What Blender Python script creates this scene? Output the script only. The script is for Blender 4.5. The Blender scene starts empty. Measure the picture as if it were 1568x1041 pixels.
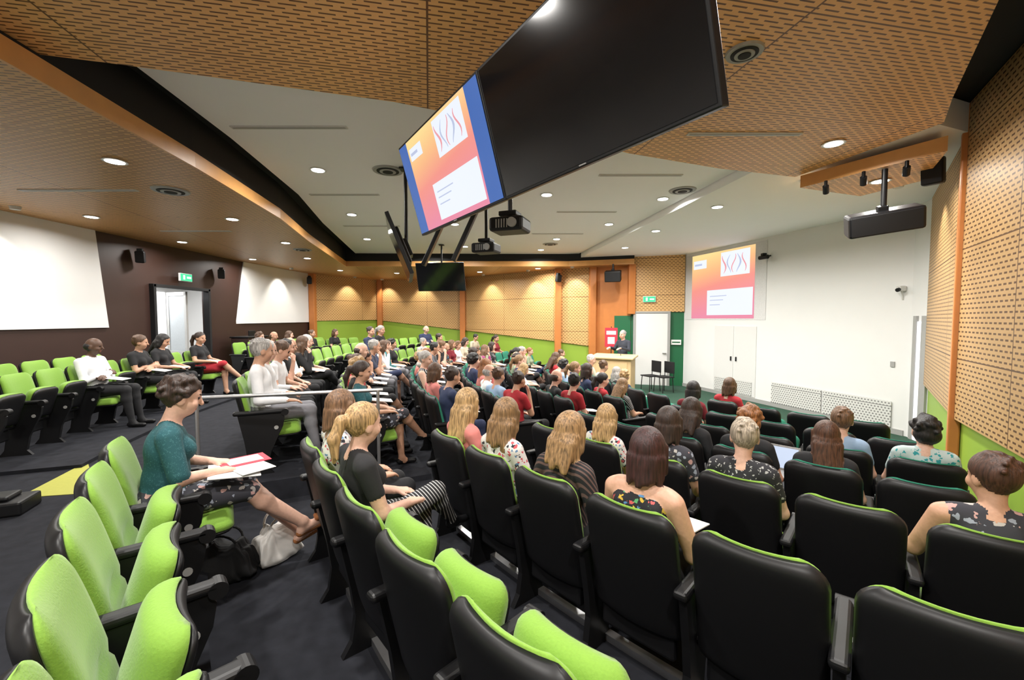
import bpy, bmesh, math, random
import numpy as np
from mathutils import Matrix, Vector, Euler
random.seed(11)
sc=bpy.context.scene
COL=sc.collection
rad=math.radians
# ------------------------------------------------------------------ materials
def newmat(name):
    m=bpy.data.materials.new(name); m.use_nodes=True
    nt=m.node_tree; b=nt.nodes['Principled BSDF']
    return m,nt,b
def mat(name,col,rough=.6,metal=0,noise=.12,scale=30,bump=0,coat=0,sheen=0,spec=.5):
    m,nt,b=newmat(name)
    b.inputs['Roughness'].default_value=rough; b.inputs['Metallic'].default_value=metal
    b.inputs['Coat Weight'].default_value=coat; b.inputs['Sheen Weight'].default_value=sheen
    b.inputs['Specular IOR Level'].default_value=spec
    tc=nt.nodes.new('ShaderNodeTexCoord'); n=nt.nodes.new('ShaderNodeTexNoise'); n.inputs['Scale'].default_value=scale
    n.inputs['Detail'].default_value=4
    nt.links.new(tc.outputs['Object'],n.inputs['Vector'])
    mx=nt.nodes.new('ShaderNodeMix'); mx.data_type='RGBA'
    mx.inputs['A'].default_value=(*[c*(1-noise) for c in col],1); mx.inputs['B'].default_value=(*[min(1,c*(1+noise)) for c in col],1)
    nt.links.new(n.outputs['Fac'],mx.inputs['Factor']); nt.links.new(mx.outputs['Result'],b.inputs['Base Color'])
    if bump:
        bp=nt.nodes.new('ShaderNodeBump'); bp.inputs['Strength'].default_value=bump; bp.inputs['Distance'].default_value=.005
        nt.links.new(n.outputs['Fac'],bp.inputs['Height']); nt.links.new(bp.outputs['Normal'],b.inputs['Normal'])
    return m
def emis(name,col,s):
    m,nt,b=newmat(name); b.inputs['Base Color'].default_value=(0,0,0,1)
    b.inputs['Emission Color'].default_value=(*col,1); b.inputs['Emission Strength'].default_value=s; b.inputs['Roughness'].default_value=.4
    return m
def M(nt,op,a,b=None):
    n=nt.nodes.new('ShaderNodeMath'); n.operation=op
    for i,v in enumerate((a,b)):
        if v is None: continue
        if isinstance(v,(int,float)): n.inputs[i].default_value=v
        else: nt.links.new(v,n.inputs[i])
    return n.outputs[0]
def perf(name,c1,c2,hole,pu=.15,pv=.04,fu=.7,fv=.34,ju=2.4,jv=1.2,rough=.45):
    m,nt,b=newmat(name); b.inputs['Roughness'].default_value=rough
    uv=nt.nodes.new('ShaderNodeUVMap'); sp=nt.nodes.new('ShaderNodeSeparateXYZ'); nt.links.new(uv.outputs[0],sp.inputs[0])
    u,v=sp.outputs[0],sp.outputs[1]
    row=M(nt,'DIVIDE',v,pv); st=M(nt,'MULTIPLY',M(nt,'FLOORED_MODULO',M(nt,'FLOOR',row),2.0),.5)
    a=M(nt,'LESS_THAN',M(nt,'FRACT',M(nt,'ADD',M(nt,'DIVIDE',u,pu),st)),fu)
    c=M(nt,'LESS_THAN',M(nt,'FRACT',row),fv)
    h=M(nt,'MULTIPLY',a,c)
    j=M(nt,'MAXIMUM',M(nt,'LESS_THAN',M(nt,'FRACT',M(nt,'DIVIDE',u,ju)),.014/ju),M(nt,'LESS_THAN',M(nt,'FRACT',M(nt,'DIVIDE',v,jv)),.014/jv))
    h=M(nt,'MAXIMUM',h,j)
    mp=nt.nodes.new('ShaderNodeMapping'); mp.inputs['Scale'].default_value=(1.2,14,1); nt.links.new(uv.outputs[0],mp.inputs[0])
    n=nt.nodes.new('ShaderNodeTexNoise'); n.inputs['Scale'].default_value=2; n.inputs['Detail'].default_value=5; nt.links.new(mp.outputs[0],n.inputs['Vector'])
    mx=nt.nodes.new('ShaderNodeMix'); mx.data_type='RGBA'; mx.inputs['A'].default_value=(*c1,1); mx.inputs['B'].default_value=(*c2,1)
    nt.links.new(n.outputs['Fac'],mx.inputs['Factor'])
    m2=nt.nodes.new('ShaderNodeMix'); m2.data_type='RGBA'; nt.links.new(h,m2.inputs['Factor']); nt.links.new(mx.outputs['Result'],m2.inputs['A'])
    m2.inputs['B'].default_value=(*hole,1); nt.links.new(m2.outputs['Result'],b.inputs['Base Color'])
    return m
def pattern(name,base,cols,scale=30,kind='flor',thr=.35):
    m,nt,b=newmat(name); b.inputs['Roughness'].default_value=.85
    tc=nt.nodes.new('ShaderNodeTexCoord')
    if kind=='flor':
        wn=nt.nodes.new('ShaderNodeTexNoise'); wn.inputs['Scale'].default_value=scale*1.3; nt.links.new(tc.outputs['Object'],wn.inputs['Vector'])
        vm=nt.nodes.new('ShaderNodeMix'); vm.data_type='VECTOR'; vm.inputs['Factor'].default_value=.045; nt.links.new(tc.outputs['Object'],vm.inputs['A']); nt.links.new(wn.outputs['Color'],vm.inputs['B'])
        v=nt.nodes.new('ShaderNodeTexVoronoi'); v.inputs['Scale'].default_value=scale; nt.links.new(vm.outputs['Result'],v.inputs['Vector'])
        f=M(nt,'LESS_THAN',v.outputs['Distance'],thr)
        cr=nt.nodes.new('ShaderNodeValToRGB'); cr.color_ramp.interpolation='CONSTANT'
        el=cr.color_ramp.elements; el[0].color=(*cols[0],1); el[1].position=.99; el[1].color=(*cols[0],1)
        for i,c in enumerate(cols[1:]):
            e=el.new((i+1)/len(cols)); e.color=(*c,1)
        sp=nt.nodes.new('ShaderNodeSeparateColor'); nt.links.new(v.outputs['Color'],sp.inputs[0]); nt.links.new(sp.outputs[0],cr.inputs[0])
        colo=cr.outputs[0]
    else:
        sp=nt.nodes.new('ShaderNodeSeparateXYZ'); nt.links.new(tc.outputs['Object'],sp.inputs[0])
        s=M(nt,'ADD',M(nt,'MULTIPLY',sp.outputs[2],scale*.6),M(nt,'MULTIPLY',sp.outputs[1],scale))
        f=M(nt,'LESS_THAN',M(nt,'FRACT',s),thr); rgb=nt.nodes.new('ShaderNodeRGB'); rgb.outputs[0].default_value=(*cols[0],1); colo=rgb.outputs[0]
    mx=nt.nodes.new('ShaderNodeMix'); mx.data_type='RGBA'; mx.inputs['A'].default_value=(*base,1); nt.links.new(colo,mx.inputs['B']); nt.links.new(f,mx.inputs['Factor'])
    nt.links.new(mx.outputs['Result'],b.inputs['Base Color'])
    return m
LIME=mat('lime_fabric',(.185,.355,.035),.8,bump=.3,scale=120,noise=.1,sheen=.2)
TEAL=mat('teal_fabric',(.015,.18,.115),.85,bump=.3,scale=120)
BLK=mat('black_plastic',(.007,.007,.008),.45,spec=.35)
BLKM=mat('black_matte',(.006,.006,.007),.75)
CARPET=mat('charcoal_carpet',(.017,.018,.023),.95,noise=.6,scale=9,bump=.5,spec=.2)
GCARP=mat('green_carpet',(.015,.06,.035),.9,noise=.3,scale=20)
WHITE=mat('white_paint',(.76,.76,.75),.7,noise=.02,scale=3)
CEILW=mat('ceiling_white_paint',(.93,.93,.93),.8,noise=.01,scale=3)
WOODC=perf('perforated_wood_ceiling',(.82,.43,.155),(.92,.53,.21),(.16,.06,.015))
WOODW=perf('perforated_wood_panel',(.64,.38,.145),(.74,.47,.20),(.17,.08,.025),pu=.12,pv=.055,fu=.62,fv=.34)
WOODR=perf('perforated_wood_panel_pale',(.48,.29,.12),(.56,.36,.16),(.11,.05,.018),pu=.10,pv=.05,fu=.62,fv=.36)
ORNG=mat('orange_veneer',(.58,.21,.055),.4,noise=.12,scale=6)
HONEY=mat('honey_veneer',(.68,.34,.11),.4,noise=.12,scale=6)
BROWN=mat('dark_brown_panel',(.035,.015,.011),.5,noise=.1,scale=5)
LIMEP=mat('lime_paint',(.28,.44,.05),.5,noise=.04,scale=4)
DGREEN=mat('dark_green_paint',(.01,.13,.05),.5,noise=.05,scale=4)
ALU=mat('brushed_aluminium',(.55,.55,.56),.35,metal=.9,noise=.06)
GREY=mat('grey_metal',(.35,.35,.34),.5,noise=.05)
LGREY=mat('light_grey_vent',(.6,.6,.58),.5,noise=.05)
YELL=mat('yellow_marking',(.38,.38,.06),.7)
PALEW=mat('pale_wood',(.72,.52,.28),.45,noise=.1,scale=8)
LAMP=emis('lamp_glow',(1,.97,.9),14)
SCRB=mat('display_glass',(.006,.006,.007),.12,noise=.05)
PAPER=mat('paper',(.85,.85,.84),.7,noise=.02)
REDP=mat('red_card',(.6,.03,.06),.6)
GLOW=emis('bright_window',(1,1,1),1.6)
# ------------------------------------------------------------------ mesh helpers
def add(name,me,mats,loc=(0,0,0),rot=(0,0,0),parent=None,smooth=False):
    o=bpy.data.objects.new(name,me); COL.objects.link(o)
    if mats and len(me.materials)==0:
        for m in mats: me.materials.append(m)
    o.location=loc; o.rotation_euler=rot
    if parent: o.parent=parent
    if smooth:
        for p in me.polygons: p.use_smooth=True
    return o
def frombm(name,bm,mats,**k):
    me=bpy.data.meshes.new(name); bm.normal_update(); bm.to_mesh(me); bm.free()
    return add(name,me,mats,**k)
def rbox(bm,c,s,bev=.01,R=None,mi=0,seg=2):
    r=bmesh.ops.create_cube(bm,size=1)
    vs=r['verts']; bmesh.ops.scale(bm,vec=s,verts=vs)
    if bev>0:
        es=list({e for v in vs for e in v.link_edges})
        rr=bmesh.ops.bevel(bm,geom=es,offset=min(bev,min(s)*.45),segments=seg,affect='EDGES',profile=.5)
        vs=list({v for f in rr['faces'] for v in f.verts}|{v for v in vs if v.is_valid})
    T=Matrix.Translation(c)@(R.to_4x4() if R is not None else Matrix.Identity(4))
    bmesh.ops.transform(bm,matrix=T,verts=vs)
    for f in {f for v in vs for f in v.link_faces}: f.material_index=mi
    return vs
def cyl(bm,a,b,r,r2=None,mi=0,seg=16):
    a=Vector(a);b=Vector(b);d=b-a
    q=d.to_track_quat('Z','Y').to_matrix().to_4x4()
    r_=bmesh.ops.create_cone(bm,cap_ends=True,segments=seg,radius1=r,radius2=r if r2 is None else r2,depth=d.length,matrix=Matrix.Translation((a+b)/2)@q)
    for f in {f for v in r_['verts'] for f in v.link_faces}: f.material_index=mi; 
def extr(bm,pts,vec,mi=0):
    v0=[bm.verts.new(p) for p in pts]; v1=[bm.verts.new(Vector(p)+Vector(vec)) for p in pts]
    fs=[bm.faces.new(v0),bm.faces.new(v1[::-1])]
    n=len(pts)
    for i in range(n): fs.append(bm.faces.new((v0[(i+1)%n],v0[i],v1[i],v1[(i+1)%n])))
    for f in fs: f.material_index=mi
    return fs
CA,SA=math.cos(rad(11)),math.sin(rad(11))
def prism(name,poly,z0,z1,mt,mside=None):
    bm=bmesh.new(); extr(bm,[(x,y,z0) for x,y in poly],(0,0,z1-z0))
    bmesh.ops.recalc_face_normals(bm,faces=bm.faces[:])
    uvl=bm.loops.layers.uv.new()
    for f in bm.faces:
        flat=abs(f.normal.z)>.5
        if not flat: f.material_index=1 if mside else 0
        for l in f.loops:
            p=l.vert.co
            if flat: l[uvl].uv=(p.x*CA+p.y*SA,-p.x*SA+p.y*CA)
            else: l[uvl].uv=((p.x+p.y)*.7,p.z)
    return frombm(name,bm,[mt]+([mside] if mside else []))
def wall(name,p0,p1,zb0,zb1,zt0,zt1,mt,th=.12,off=0.0,e0=0,e1=0):
    p0=Vector((*p0,0));p1=Vector((*p1,0)); d=(p1-p0).normalized(); n=Vector((d.y,-d.x,0))
    mid=(p0+p1)/2
    if (Vector((0,8,0))-mid).dot(n)>0: n=-n
    a=p0-n*off; b=p1-n*off
    pts=[a+d*e0+Vector((0,0,zb0)),b+d*e1+Vector((0,0,zb1)),b+Vector((0,0,zt1)),a+Vector((0,0,zt0))]
    bm=bmesh.new(); extr(bm,pts,n*th); bmesh.ops.recalc_face_normals(bm,faces=bm.faces[:])
    uvl=bm.loops.layers.uv.new()
    for f in bm.faces:
        for l in f.loops: l[uvl].uv=((l.vert.co-p0).dot(d),l.vert.co.z)
    return frombm(name,bm,[mt])
# ------------------------------------------------------------------ room
FL=-.5
P1=(-7.95,16.8);P2=(-6.06,19.6);P3=(-2.1,18.5);P4=(1.7,15.2);P5=(2.8,14.7);P6=(3.92,14.1);P7=(5.48,13.6);P8=(7.2,7.7);P9=(7.07,7.2);P10=(5.0,4.7);P11=(4.32,3.6);P12=(1.1,-1.55)
ROOM=[(-8.3,3.5),(-8.3,13.25),P1,P2,P3,P4,P5,P6,P7,P8,P9,P10,P11,P12,(-2.6,-1.9)]
def inside(x,y):
    c=False;n=len(ROOM)
    for i in range(n):
        x0,y0=ROOM[i];x1,y1=ROOM[(i+1)%n]
        if (y0>y)!=(y1>y) and x<(x1-x0)*(y-y0)/(y1-y0)+x0: c=not c
    return c
def wdist(x,y):
    m=9;n=len(ROOM)
    for i in range(n):
        a=Vector(ROOM[i]);b=Vector(ROOM[(i+1)%n]);p=Vector((x,y));t=max(0,min(1,(p-a).dot(b-a)/(b-a).length_squared))
        m=min(m,(p-a-(b-a)*t).length)
    return m
prism('floor',ROOM,FL-.1,FL,GCARP)
prism('ceiling',ROOM,4.0,4.1,BLKM)
wall('wall_left',(-8.3,3.4),(-8.3,9.82),0-.5,-.5,4,4,BROWN)
wall('wall_left_door_head',(-8.3,9.82),(-8.3,11.63),2.42,2.42,4,4,BROWN)
wall('wall_left_far',(-8.3,11.63),(-8.3,13.3),-.5,-.5,4,4,BROWN)
wall('wall_left_corner',(-8.3,13.25),P1,-.5,-.5,4,4,BROWN)
wall('wall_panel_left_white',(-8.3,3.45),(-8.3,8.55),1.47,1.47,3.41,3.41,WHITE,th=.03,off=.04,e1=.2)
wall('wall_panel_left_white_far',(-8.3,13.25),(-7.95,16.75),1.5,1.52,3.41,3.41,WHITE,th=.03,off=.04,e0=-.42)
def panelwall(nm,a,b,za,zb,zt,col=True):
    wall('wall_far_'+nm,a,b,-.5,-.5,4,4,LIMEP)
    wall('wall_panel_far_'+nm,a,b,za,zb,zt,zt,WOODW,th=.04,off=.05)
panelwall('left',P1,P2,1.57,1.6,3.41)
panelwall('mid',P2,P3,1.58,1.16,3.41)
panelwall('centre',P3,P4,1.16,.84,3.41)
panelwall('right',P4,P5,.82,.7,3.9)
wall('wall_far_recess',P5,P6,-.5,-.5,4,4,ORNG)
wall('wall_panel_recess_green',(3.45,14.35),P6,-.5,-.5,1.75,1.75,DGREEN,th=.03,off=.04)
wall('wall_far_door',P6,P7,-.5,-.5,4,4,DGREEN)
wall('wall_panel_over_door',P6,P7,1.87,1.87,3.9,3.9,WOODW,th=.04,off=.05)
def column(nm,p,z0,z1,w=.22,m=ORNG,rz=0):
    bm=bmesh.new(); rbox(bm,(0,0,(z0+z1)/2),(w,w,z1-z0),.015); return frombm(nm,bm,[m],loc=(p[0],p[1],0),rot=(0,0,rz))
for nm,p,z in (('pilaster',(-7.8,16.75),0),('pilaster',(-6.0,19.45),0),('pilaster',(-2.12,18.35),0),('pilaster',(1.62,15.1),-.4),('pilaster',(2.75,14.62),-.4),('pilaster',(3.9,14.0),1.8)):
    column(nm,p,z,3.42)
wall('wall_front',P7,P8,-.5,-.5,4,4,WHITE)
wall('wall_right_jog',P8,P9,-.5,-.5,4,4,WHITE)
for nm,a,b in (('far',P9,P10),('near',P10,P11),('rear',P11,P12)):
    wall('wall_right_'+nm,a,b,-.5,-.5,4,4,LIMEP)
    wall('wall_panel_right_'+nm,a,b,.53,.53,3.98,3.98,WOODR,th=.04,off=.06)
column('pilaster',(4.98,4.76),-.35,3.98,.10,rz=rad(50))
wall('wall_back',P12,(-2.6,-1.9),-.5,-.5,4,4,WHITE)
wall('wall_back_left',(-2.6,-1.9),(-8.3,3.5),-.5,-.5,4,4,WHITE)
bm=bmesh.new()
rbox(bm,(-10.6,11,1.2),(.1,6,3),0); rbox(bm,(-9.5,8.4,1.2),(2.2,.1,3),0); rbox(bm,(-9.5,13.8,1.2),(2.2,.1,3),0); rbox(bm,(-9.5,11,2.75),(2.3,6,.1),0)
frombm('wall_corridor',bm,[WHITE])
bm=bmesh.new(); rbox(bm,(-9.5,11,.05),(2.3,6,.1),0); frombm('floor_corridor',bm,[LGREY])
bm=bmesh.new(); rbox(bm,(-10.53,12.2,1.5),(.02,1.6,1.9),0); frombm('window_1',bm,[GLOW])
bm=bmesh.new()
for y in (9.84,11.61): rbox(bm,(-8.27,y,1.25),(.16,.07,2.4),.005)
rbox(bm,(-8.27,10.72,2.42),(.16,1.84,.07),.005)
frombm('trim_1',bm,[BLKM])
bm=bmesh.new()
for s in (-1,1): rbox(bm,(s*.4,0,1.2),(.1,.045,2.2),.004)
rbox(bm,(0,0,2.25),(.9,.045,.1),.004);rbox(bm,(0,0,.45),(.9,.045,.6),.004); rbox(bm,(0,0,1.5),(.72,.012,1.5),0,mi=1)
rbox(bm,(.3,-.06,1.15),(.03,.05,.3),.01,mi=2)
frombm('door_1',bm,[GREY,mat('door_glass',(.35,.38,.40),.1),ALU],loc=(-8.85,11.3,.05),rot=(0,0,rad(155)))
def onwall(a,b,t,off=.06):
    a=Vector((*a,0));b=Vector((*b,0));d=(b-a).normalized();n=Vector((d.y,-d.x,0)); m=(a+b)/2
    if (Vector((0,8,0))-m).dot(n)<0:n=-n
    return a+(b-a)*t+n*off,d,n,math.atan2(d.y,d.x)
p,d,n,an=onwall(P6,P7,.40,.10)
bm=bmesh.new(); rbox(bm,(0,0,1.16),(.98,.05,2.32),.004); 
for s in (-1,1): rbox(bm,(s*.53,0,1.18),(.08,.09,2.4),.004,mi=1)
rbox(bm,(0,0,2.36),(1.12,.09,.06),.004,mi=1); rbox(bm,(.4,-.06,1.05),(.12,.05,.03),.01,mi=1)
frombm('door_2',bm,[WHITE,GREY],loc=(p.x,p.y,FL),rot=(0,0,an))
FW0=Vector((*P7,0));FWd=(Vector((*P8,0))-FW0).normalized();FWn=Vector((FWd.y,-FWd.x,0))
if (Vector((0,8,0))-FW0).dot(FWn)<0: FWn=-FWn
def fw(s,z,off=.01): return FW0+FWd*s+FWn*off+Vector((0,0,z))
def quad(bm,pts,mi=0,uv=True):
    vs=[bm.verts.new(p) for p in pts]; f=bm.faces.new(vs); f.material_index=mi
    l=bm.loops.layers.uv.verify()
    if len(pts)==4:
        for lp,c in zip(f.loops,((0,0),(1,0),(1,1),(0,1))): lp[l].uv=c
    return f
def slidemats(st):
    m,nt,b=newmat('slide_gradient'); b.inputs['Base Color'].default_value=(0,0,0,1); b.inputs['Roughness'].default_value=.5
    uv=nt.nodes.new('ShaderNodeUVMap'); sp=nt.nodes.new('ShaderNodeSeparateXYZ'); nt.links.new(uv.outputs[0],sp.inputs[0])
    s=M(nt,'ADD',M(nt,'MULTIPLY',sp.outputs[0],-.2),sp.outputs[1])
    cr=nt.nodes.new('ShaderNodeValToRGB'); e=cr.color_ramp.elements
    e[0].position=-.0; e[0].color=(.82,.26,.38,1); e[1].position=.92; e[1].color=(.97,.72,.30,1)
    x=e.new(.42); x.color=(.90,.30,.25,1); x=e.new(.66); x.color=(.95,.50,.24,1)
    nt.links.new(s,cr.inputs[0]); nt.links.new(cr.outputs[0],b.inputs['Emission Color']); b.inputs['Emission Strength'].default_value=st
    return [m,emis('slide_white',(.85,.9,1),st),emis('slide_blue',(.05,.14,.45),st),emis('slide_grey',(.50,.56,.75),st),emis('slide_pink',(.85,.35,.38),st)]
def slide(bm,O,u,w,nn,W,H,side=0):
    def r(x0,x1,y0,y1,mi,k):
        o=O+nn*(.001*k); quad(bm,[o+u*x0*W+w*y0*H,o+u*x1*W+w*y0*H,o+u*x1*W+w*y1*H,o+u*x0*W+w*y1*H],mi)
    if side: r(0,1,0,1,2,1)
    a,b=(side,1-side)
    f=lambda x:a+(b-a)*x
    r(f(0),f(1),.0,1,0,2)
    r(f(.28),f(.98),.05,.43,1,3); r(f(.50),f(.93),.62,.97,1,3); r(f(.03),f(.26),.78,.91,1,3)
    r(f(.33),f(.6),.33,.342,3,4); r(f(.33),f(.55),.27,.282,3,4); r(f(.33),f(.5),.2,.212,3,4); r(f(.05),f(.18),.83,.86,3,4)
    o=O+nn*.004
    for k,(x0,mi,wm) in enumerate(((.55,4,.010),(.63,3,.007),(.70,4,.006),(.77,3,.010),(.85,4,.007))):
        left=[];right=[]
        for i in range(9):
            t=i/8; x=x0+.03*math.sin(t*5+k*1.7); y=.66+.26*t; wd=.003+wm*math.sin(math.pi*t)
            left.append(o+u*(f(x-wd)*W)+w*(y*H)); right.append(o+u*(f(x+wd)*W)+w*(y*H))
        quad(bm,left+right[::-1],mi)
        o=o+nn*.0003
bm=bmesh.new()
quad(bm,[fw(.05,1.62,.008),fw(3.05,1.62,.008),fw(3.05,3.6,.008),fw(.05,3.6,.008)],5)
slide(bm,fw(.35,1.66,.01),FWd,Vector((0,0,1)),FWn,2.35,1.9)
frombm('projection_screen',bm,slidemats(1.0)+[mat('screen_surface',(.66,.66,.66),.8)])
bm=bmesh.new()
for s0,s1 in ((1.35,2.05),(2.09,2.8)):
    extr(bm,[fw(s0,FL+.12,.0),fw(s1,FL+.12,.0),fw(s1,1.45,.0),fw(s0,1.45,.0)],FWn*.015)
for s in (1.98,2.16): extr(bm,[fw(s,.5,.0),fw(s+.02,.5,.0),fw(s+.02,.62,.0),fw(s,.62,.0)],FWn*.05,1)
frombm('door_3',bm,[mat('door_white',(.70,.70,.69),.6,noise=.02),BLK])
VENT=perf('vent_grille',(.66,.66,.64),(.68,.68,.66),(.2,.2,.2),pu=.06,pv=.05,fu=.5,fv=.5,ju=50,jv=50)
for s0,s1,z0,z1 in ((3.3,4.55,FL+.1,.1),(4.6,5.9,FL+.1,.1),(1.4,2.7,FL+.14,.0)):
    bm=bmesh.new(); extr(bm,[fw(s0,z0,.017),fw(s1,z0,.017),fw(s1,z1,.017),fw(s0,z1,.017)],FWn*.012)
    l=bm.loops.layers.uv.new()
    for f in bm.faces:
        for lp in f.loops: lp[l].uv=((lp.vert.co-FW0).dot(FWd),lp.vert.co.z)
    frombm('wall_vent',bm,[VENT])
bm=bmesh.new(); extr(bm,[fw(.0,FL,.0),fw(6.1,FL,.0),fw(6.1,FL+.1,.0),fw(.0,FL+.1,.0)],FWn*.02); frombm('baseboard_front',bm,[GREY])
for s,z in ((5.85,.75),):
    bm=bmesh.new(); extr(bm,[fw(s,z,.0),fw(s+.07,z,.0),fw(s+.07,z+.1,.0),fw(s,z+.1,.0)],FWn*.02); frombm('wall_control_panel',bm,[GREY])
bm=bmesh.new(); a=fw(6.0,2.2,.06); rbox(bm,a,(.12,.1,.1),.02); cyl(bm,a,a+FWn*.1+Vector((0,0,-.03)),.035,mi=1); cyl(bm,fw(6.0,2.0,.0),fw(6.0,2.2,.06),.015); frombm('wall_camera',bm,[LGREY,BLK])
J0=Vector((*P8,0));Jd=(Vector((*P9,0))-J0).normalized();Jn=Vector((Jd.y,-Jd.x,0))
if (Vector((0,8,0))-J0).dot(Jn)<0: Jn=-Jn
def jw(s,z,o=.0): return J0+Jd*s+Jn*o+Vector((0,0,z))
bm=bmesh.new(); extr(bm,[jw(.20,FL),jw(.34,FL),jw(.34,1.6),jw(.20,1.6)],Jn*.02); frombm('window_2',bm,[GLOW])
bm=bmesh.new()
for s0,s1 in ((.12,.20),(.34,.50)): extr(bm,[jw(s0,FL),jw(s1,FL),jw(s1,1.7),jw(s0,1.7)],Jn*.04)
frombm('trim_2',bm,[GREY])
# ------------------------------------------------------------------ ceilings
prism('ceiling_white_main',[(-3.15,2.8),(-3.2,3.7),(-3.35,5.2),(-3.7,7.5),(-4.25,9.7),(-5.15,14.15),(2.2,14.35),(3.3,6.0),(3.3,3.2)],3.80,3.99,CEILW)
prism('ceiling_white_front',[(2.21,14.7),P5,P6,P7,P8,P9,(5.0,4.75),(3.5,4.2),(3.31,6.0)],3.67,3.98,CEILW)
prism('ceiling_wood_rear',[(-3.50,3.25),(-3.0,3.38),(-1.07,3.94),(.4,4.6),(1.38,5.14),(2.7,5.65),(3.9,5.98),(4.3,4.35),(3.9,3.88),(2.9,2.61),(.55,-1.6),(-3.35,-1.8)],3.60,3.66,WOODC,HONEY)
prism('ceiling_wood_side_soffit',[(3.92,5.9),(4.62,4.62),(5.3,5.6),(5.06,6.3)],3.43,3.59,WOODC,HONEY)
SOF=[(-3.35,-1.2),(-3.45,2.88),(-3.67,5.0),(-4.05,7.5),(-4.6,9.7),(-5.55,14.3),(1.9,14.3),(3.9,13.7)]
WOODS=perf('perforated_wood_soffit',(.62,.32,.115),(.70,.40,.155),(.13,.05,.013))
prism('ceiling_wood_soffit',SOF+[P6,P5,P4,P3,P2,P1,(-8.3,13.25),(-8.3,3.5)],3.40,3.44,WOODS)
bm=bmesh.new()
for i in range(len(SOF)-1):
    a=Vector((*SOF[i],3.39));b=Vector((*SOF[i+1],3.39)); dd=(b-a).normalized(); nn=Vector((dd.y,-dd.x,0))
    extr(bm,[a,b,b+Vector((0,0,.17)),a+Vector((0,0,.17))],nn*.03,0)
    extr(bm,[a+Vector((0,0,.17)),b+Vector((0,0,.17)),b+Vector((0,0,.62)),a+Vector((0,0,.62))],-nn*.05,1)
bmesh.ops.recalc_face_normals(bm,faces=bm.faces[:])
frombm('ceiling_fascia',bm,[HONEY,BLKM])
# ------------------------------------------------------------------ tiers
CX,CY=8.4,9.7
def pol(R,ph,z=0): return Vector((CX+R*math.cos(rad(ph)),CY+R*math.sin(rad(ph)),z))
NEAR=[('A',12.92,0.),('B',11.93,-.1),('C',11.0,-.165),('D',9.95,-.27),('E',9.0,-.36),('F',8.1,-.43),('G',7.2,-.48),('H',6.3,-.5)]
MID=[('B',12.4,.1),('C',11.4,-.1),('D',10.4,-.22),('E',9.45,-.33),('F',8.5,-.4),('G',7.6,-.46),('H',6.7,-.49)]
def tier(name,levels,ph0,ph1):
    bm=bmesh.new()
    for Ri,Ro,z in levels:
        n=max(1,int(round((Ro-Ri)/.5)))
        for k in range(n):
            ra=Ri+(Ro-Ri)*k/n; rb=Ri+(Ro-Ri)*(k+1)/n
            ph=ph0
            while ph<ph1:
                q=[pol(ra,ph),pol(rb,ph),pol(rb,ph+1),pol(ra,ph+1)]
                if sum(inside(p.x,p.y) for p in q)>=1:
                    extr(bm,[(p.x,p.y,z) for p in q],(0,0,-(z-FL)-.02))
                ph+=1
    bmesh.ops.recalc_face_normals(bm,faces=bm.faces[:])
    frombm(name,bm,[CARPET])
nl=[];rs=NEAR;SB=12.52
for i,(n_,R,z) in enumerate(rs[:-1]):
    Ro=rs[i-1][1]-.85 if i else 20
    if i==1: Ro=SB
    nl.append((SB if i==0 else R-.85,Ro,z))
ml=[(12.85,20,0.)]
for i,(n_,R,z) in enumerate(MID[:-1]): ml.append((R-.85,12.85 if i==0 else MID[i-1][1]-.85,z))
tier('floor_tier_near',nl,208,262)
tier('floor_tier_middle',ml,128,208)
tier('floor_tier_left',[(14.1,17,.04)],155,201)
def rail(name,R,z,a,b,sl=0):
    bm=bmesh.new(); ph=a
    while ph<b:
        r0=R+sl*(ph-a); r1=R+sl*(ph+1-a)
        q=[pol(r0-.02,ph),pol(r0+.03,ph),pol(r1+.03,ph+1),pol(r1-.02,ph+1)]
        extr(bm,[(p.x,p.y,z+.002) for p in q],(0,0,.04)); ph+=1
    bmesh.ops.recalc_face_normals(bm,faces=bm.faces[:]); frombm(name,bm,[ALU])
rail('seat_mounting_rail',11.74,-.1,213,232,.01); rail('seat_mounting_rail',10.76,-.165,214,234); rail('seat_mounting_rail',9.7,-.27,216,234)
bm=bmesh.new()
a=pol(12.75,207.4,.93);b=pol(11.1,208.8,.92)
cyl(bm,a,b,.018)
for p,z0 in ((pol(12.7,207.4),0),(pol(11.15,208.8),-.2)): cyl(bm,(p.x,p.y,z0),(p.x,p.y,.92),.016)
frombm('handrail',bm,[ALU],smooth=False)
bm=bmesh.new(); extr(bm,[(-4.55,3.85,.001),(-4.05,3.95,.001),(-4.3,4.3,.001),(-4.9,4.85,.001)],(0,0,.004)); bmesh.ops.recalc_face_normals(bm,faces=bm.faces[:]); frombm('floor_marking',bm,[YELL])
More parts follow.
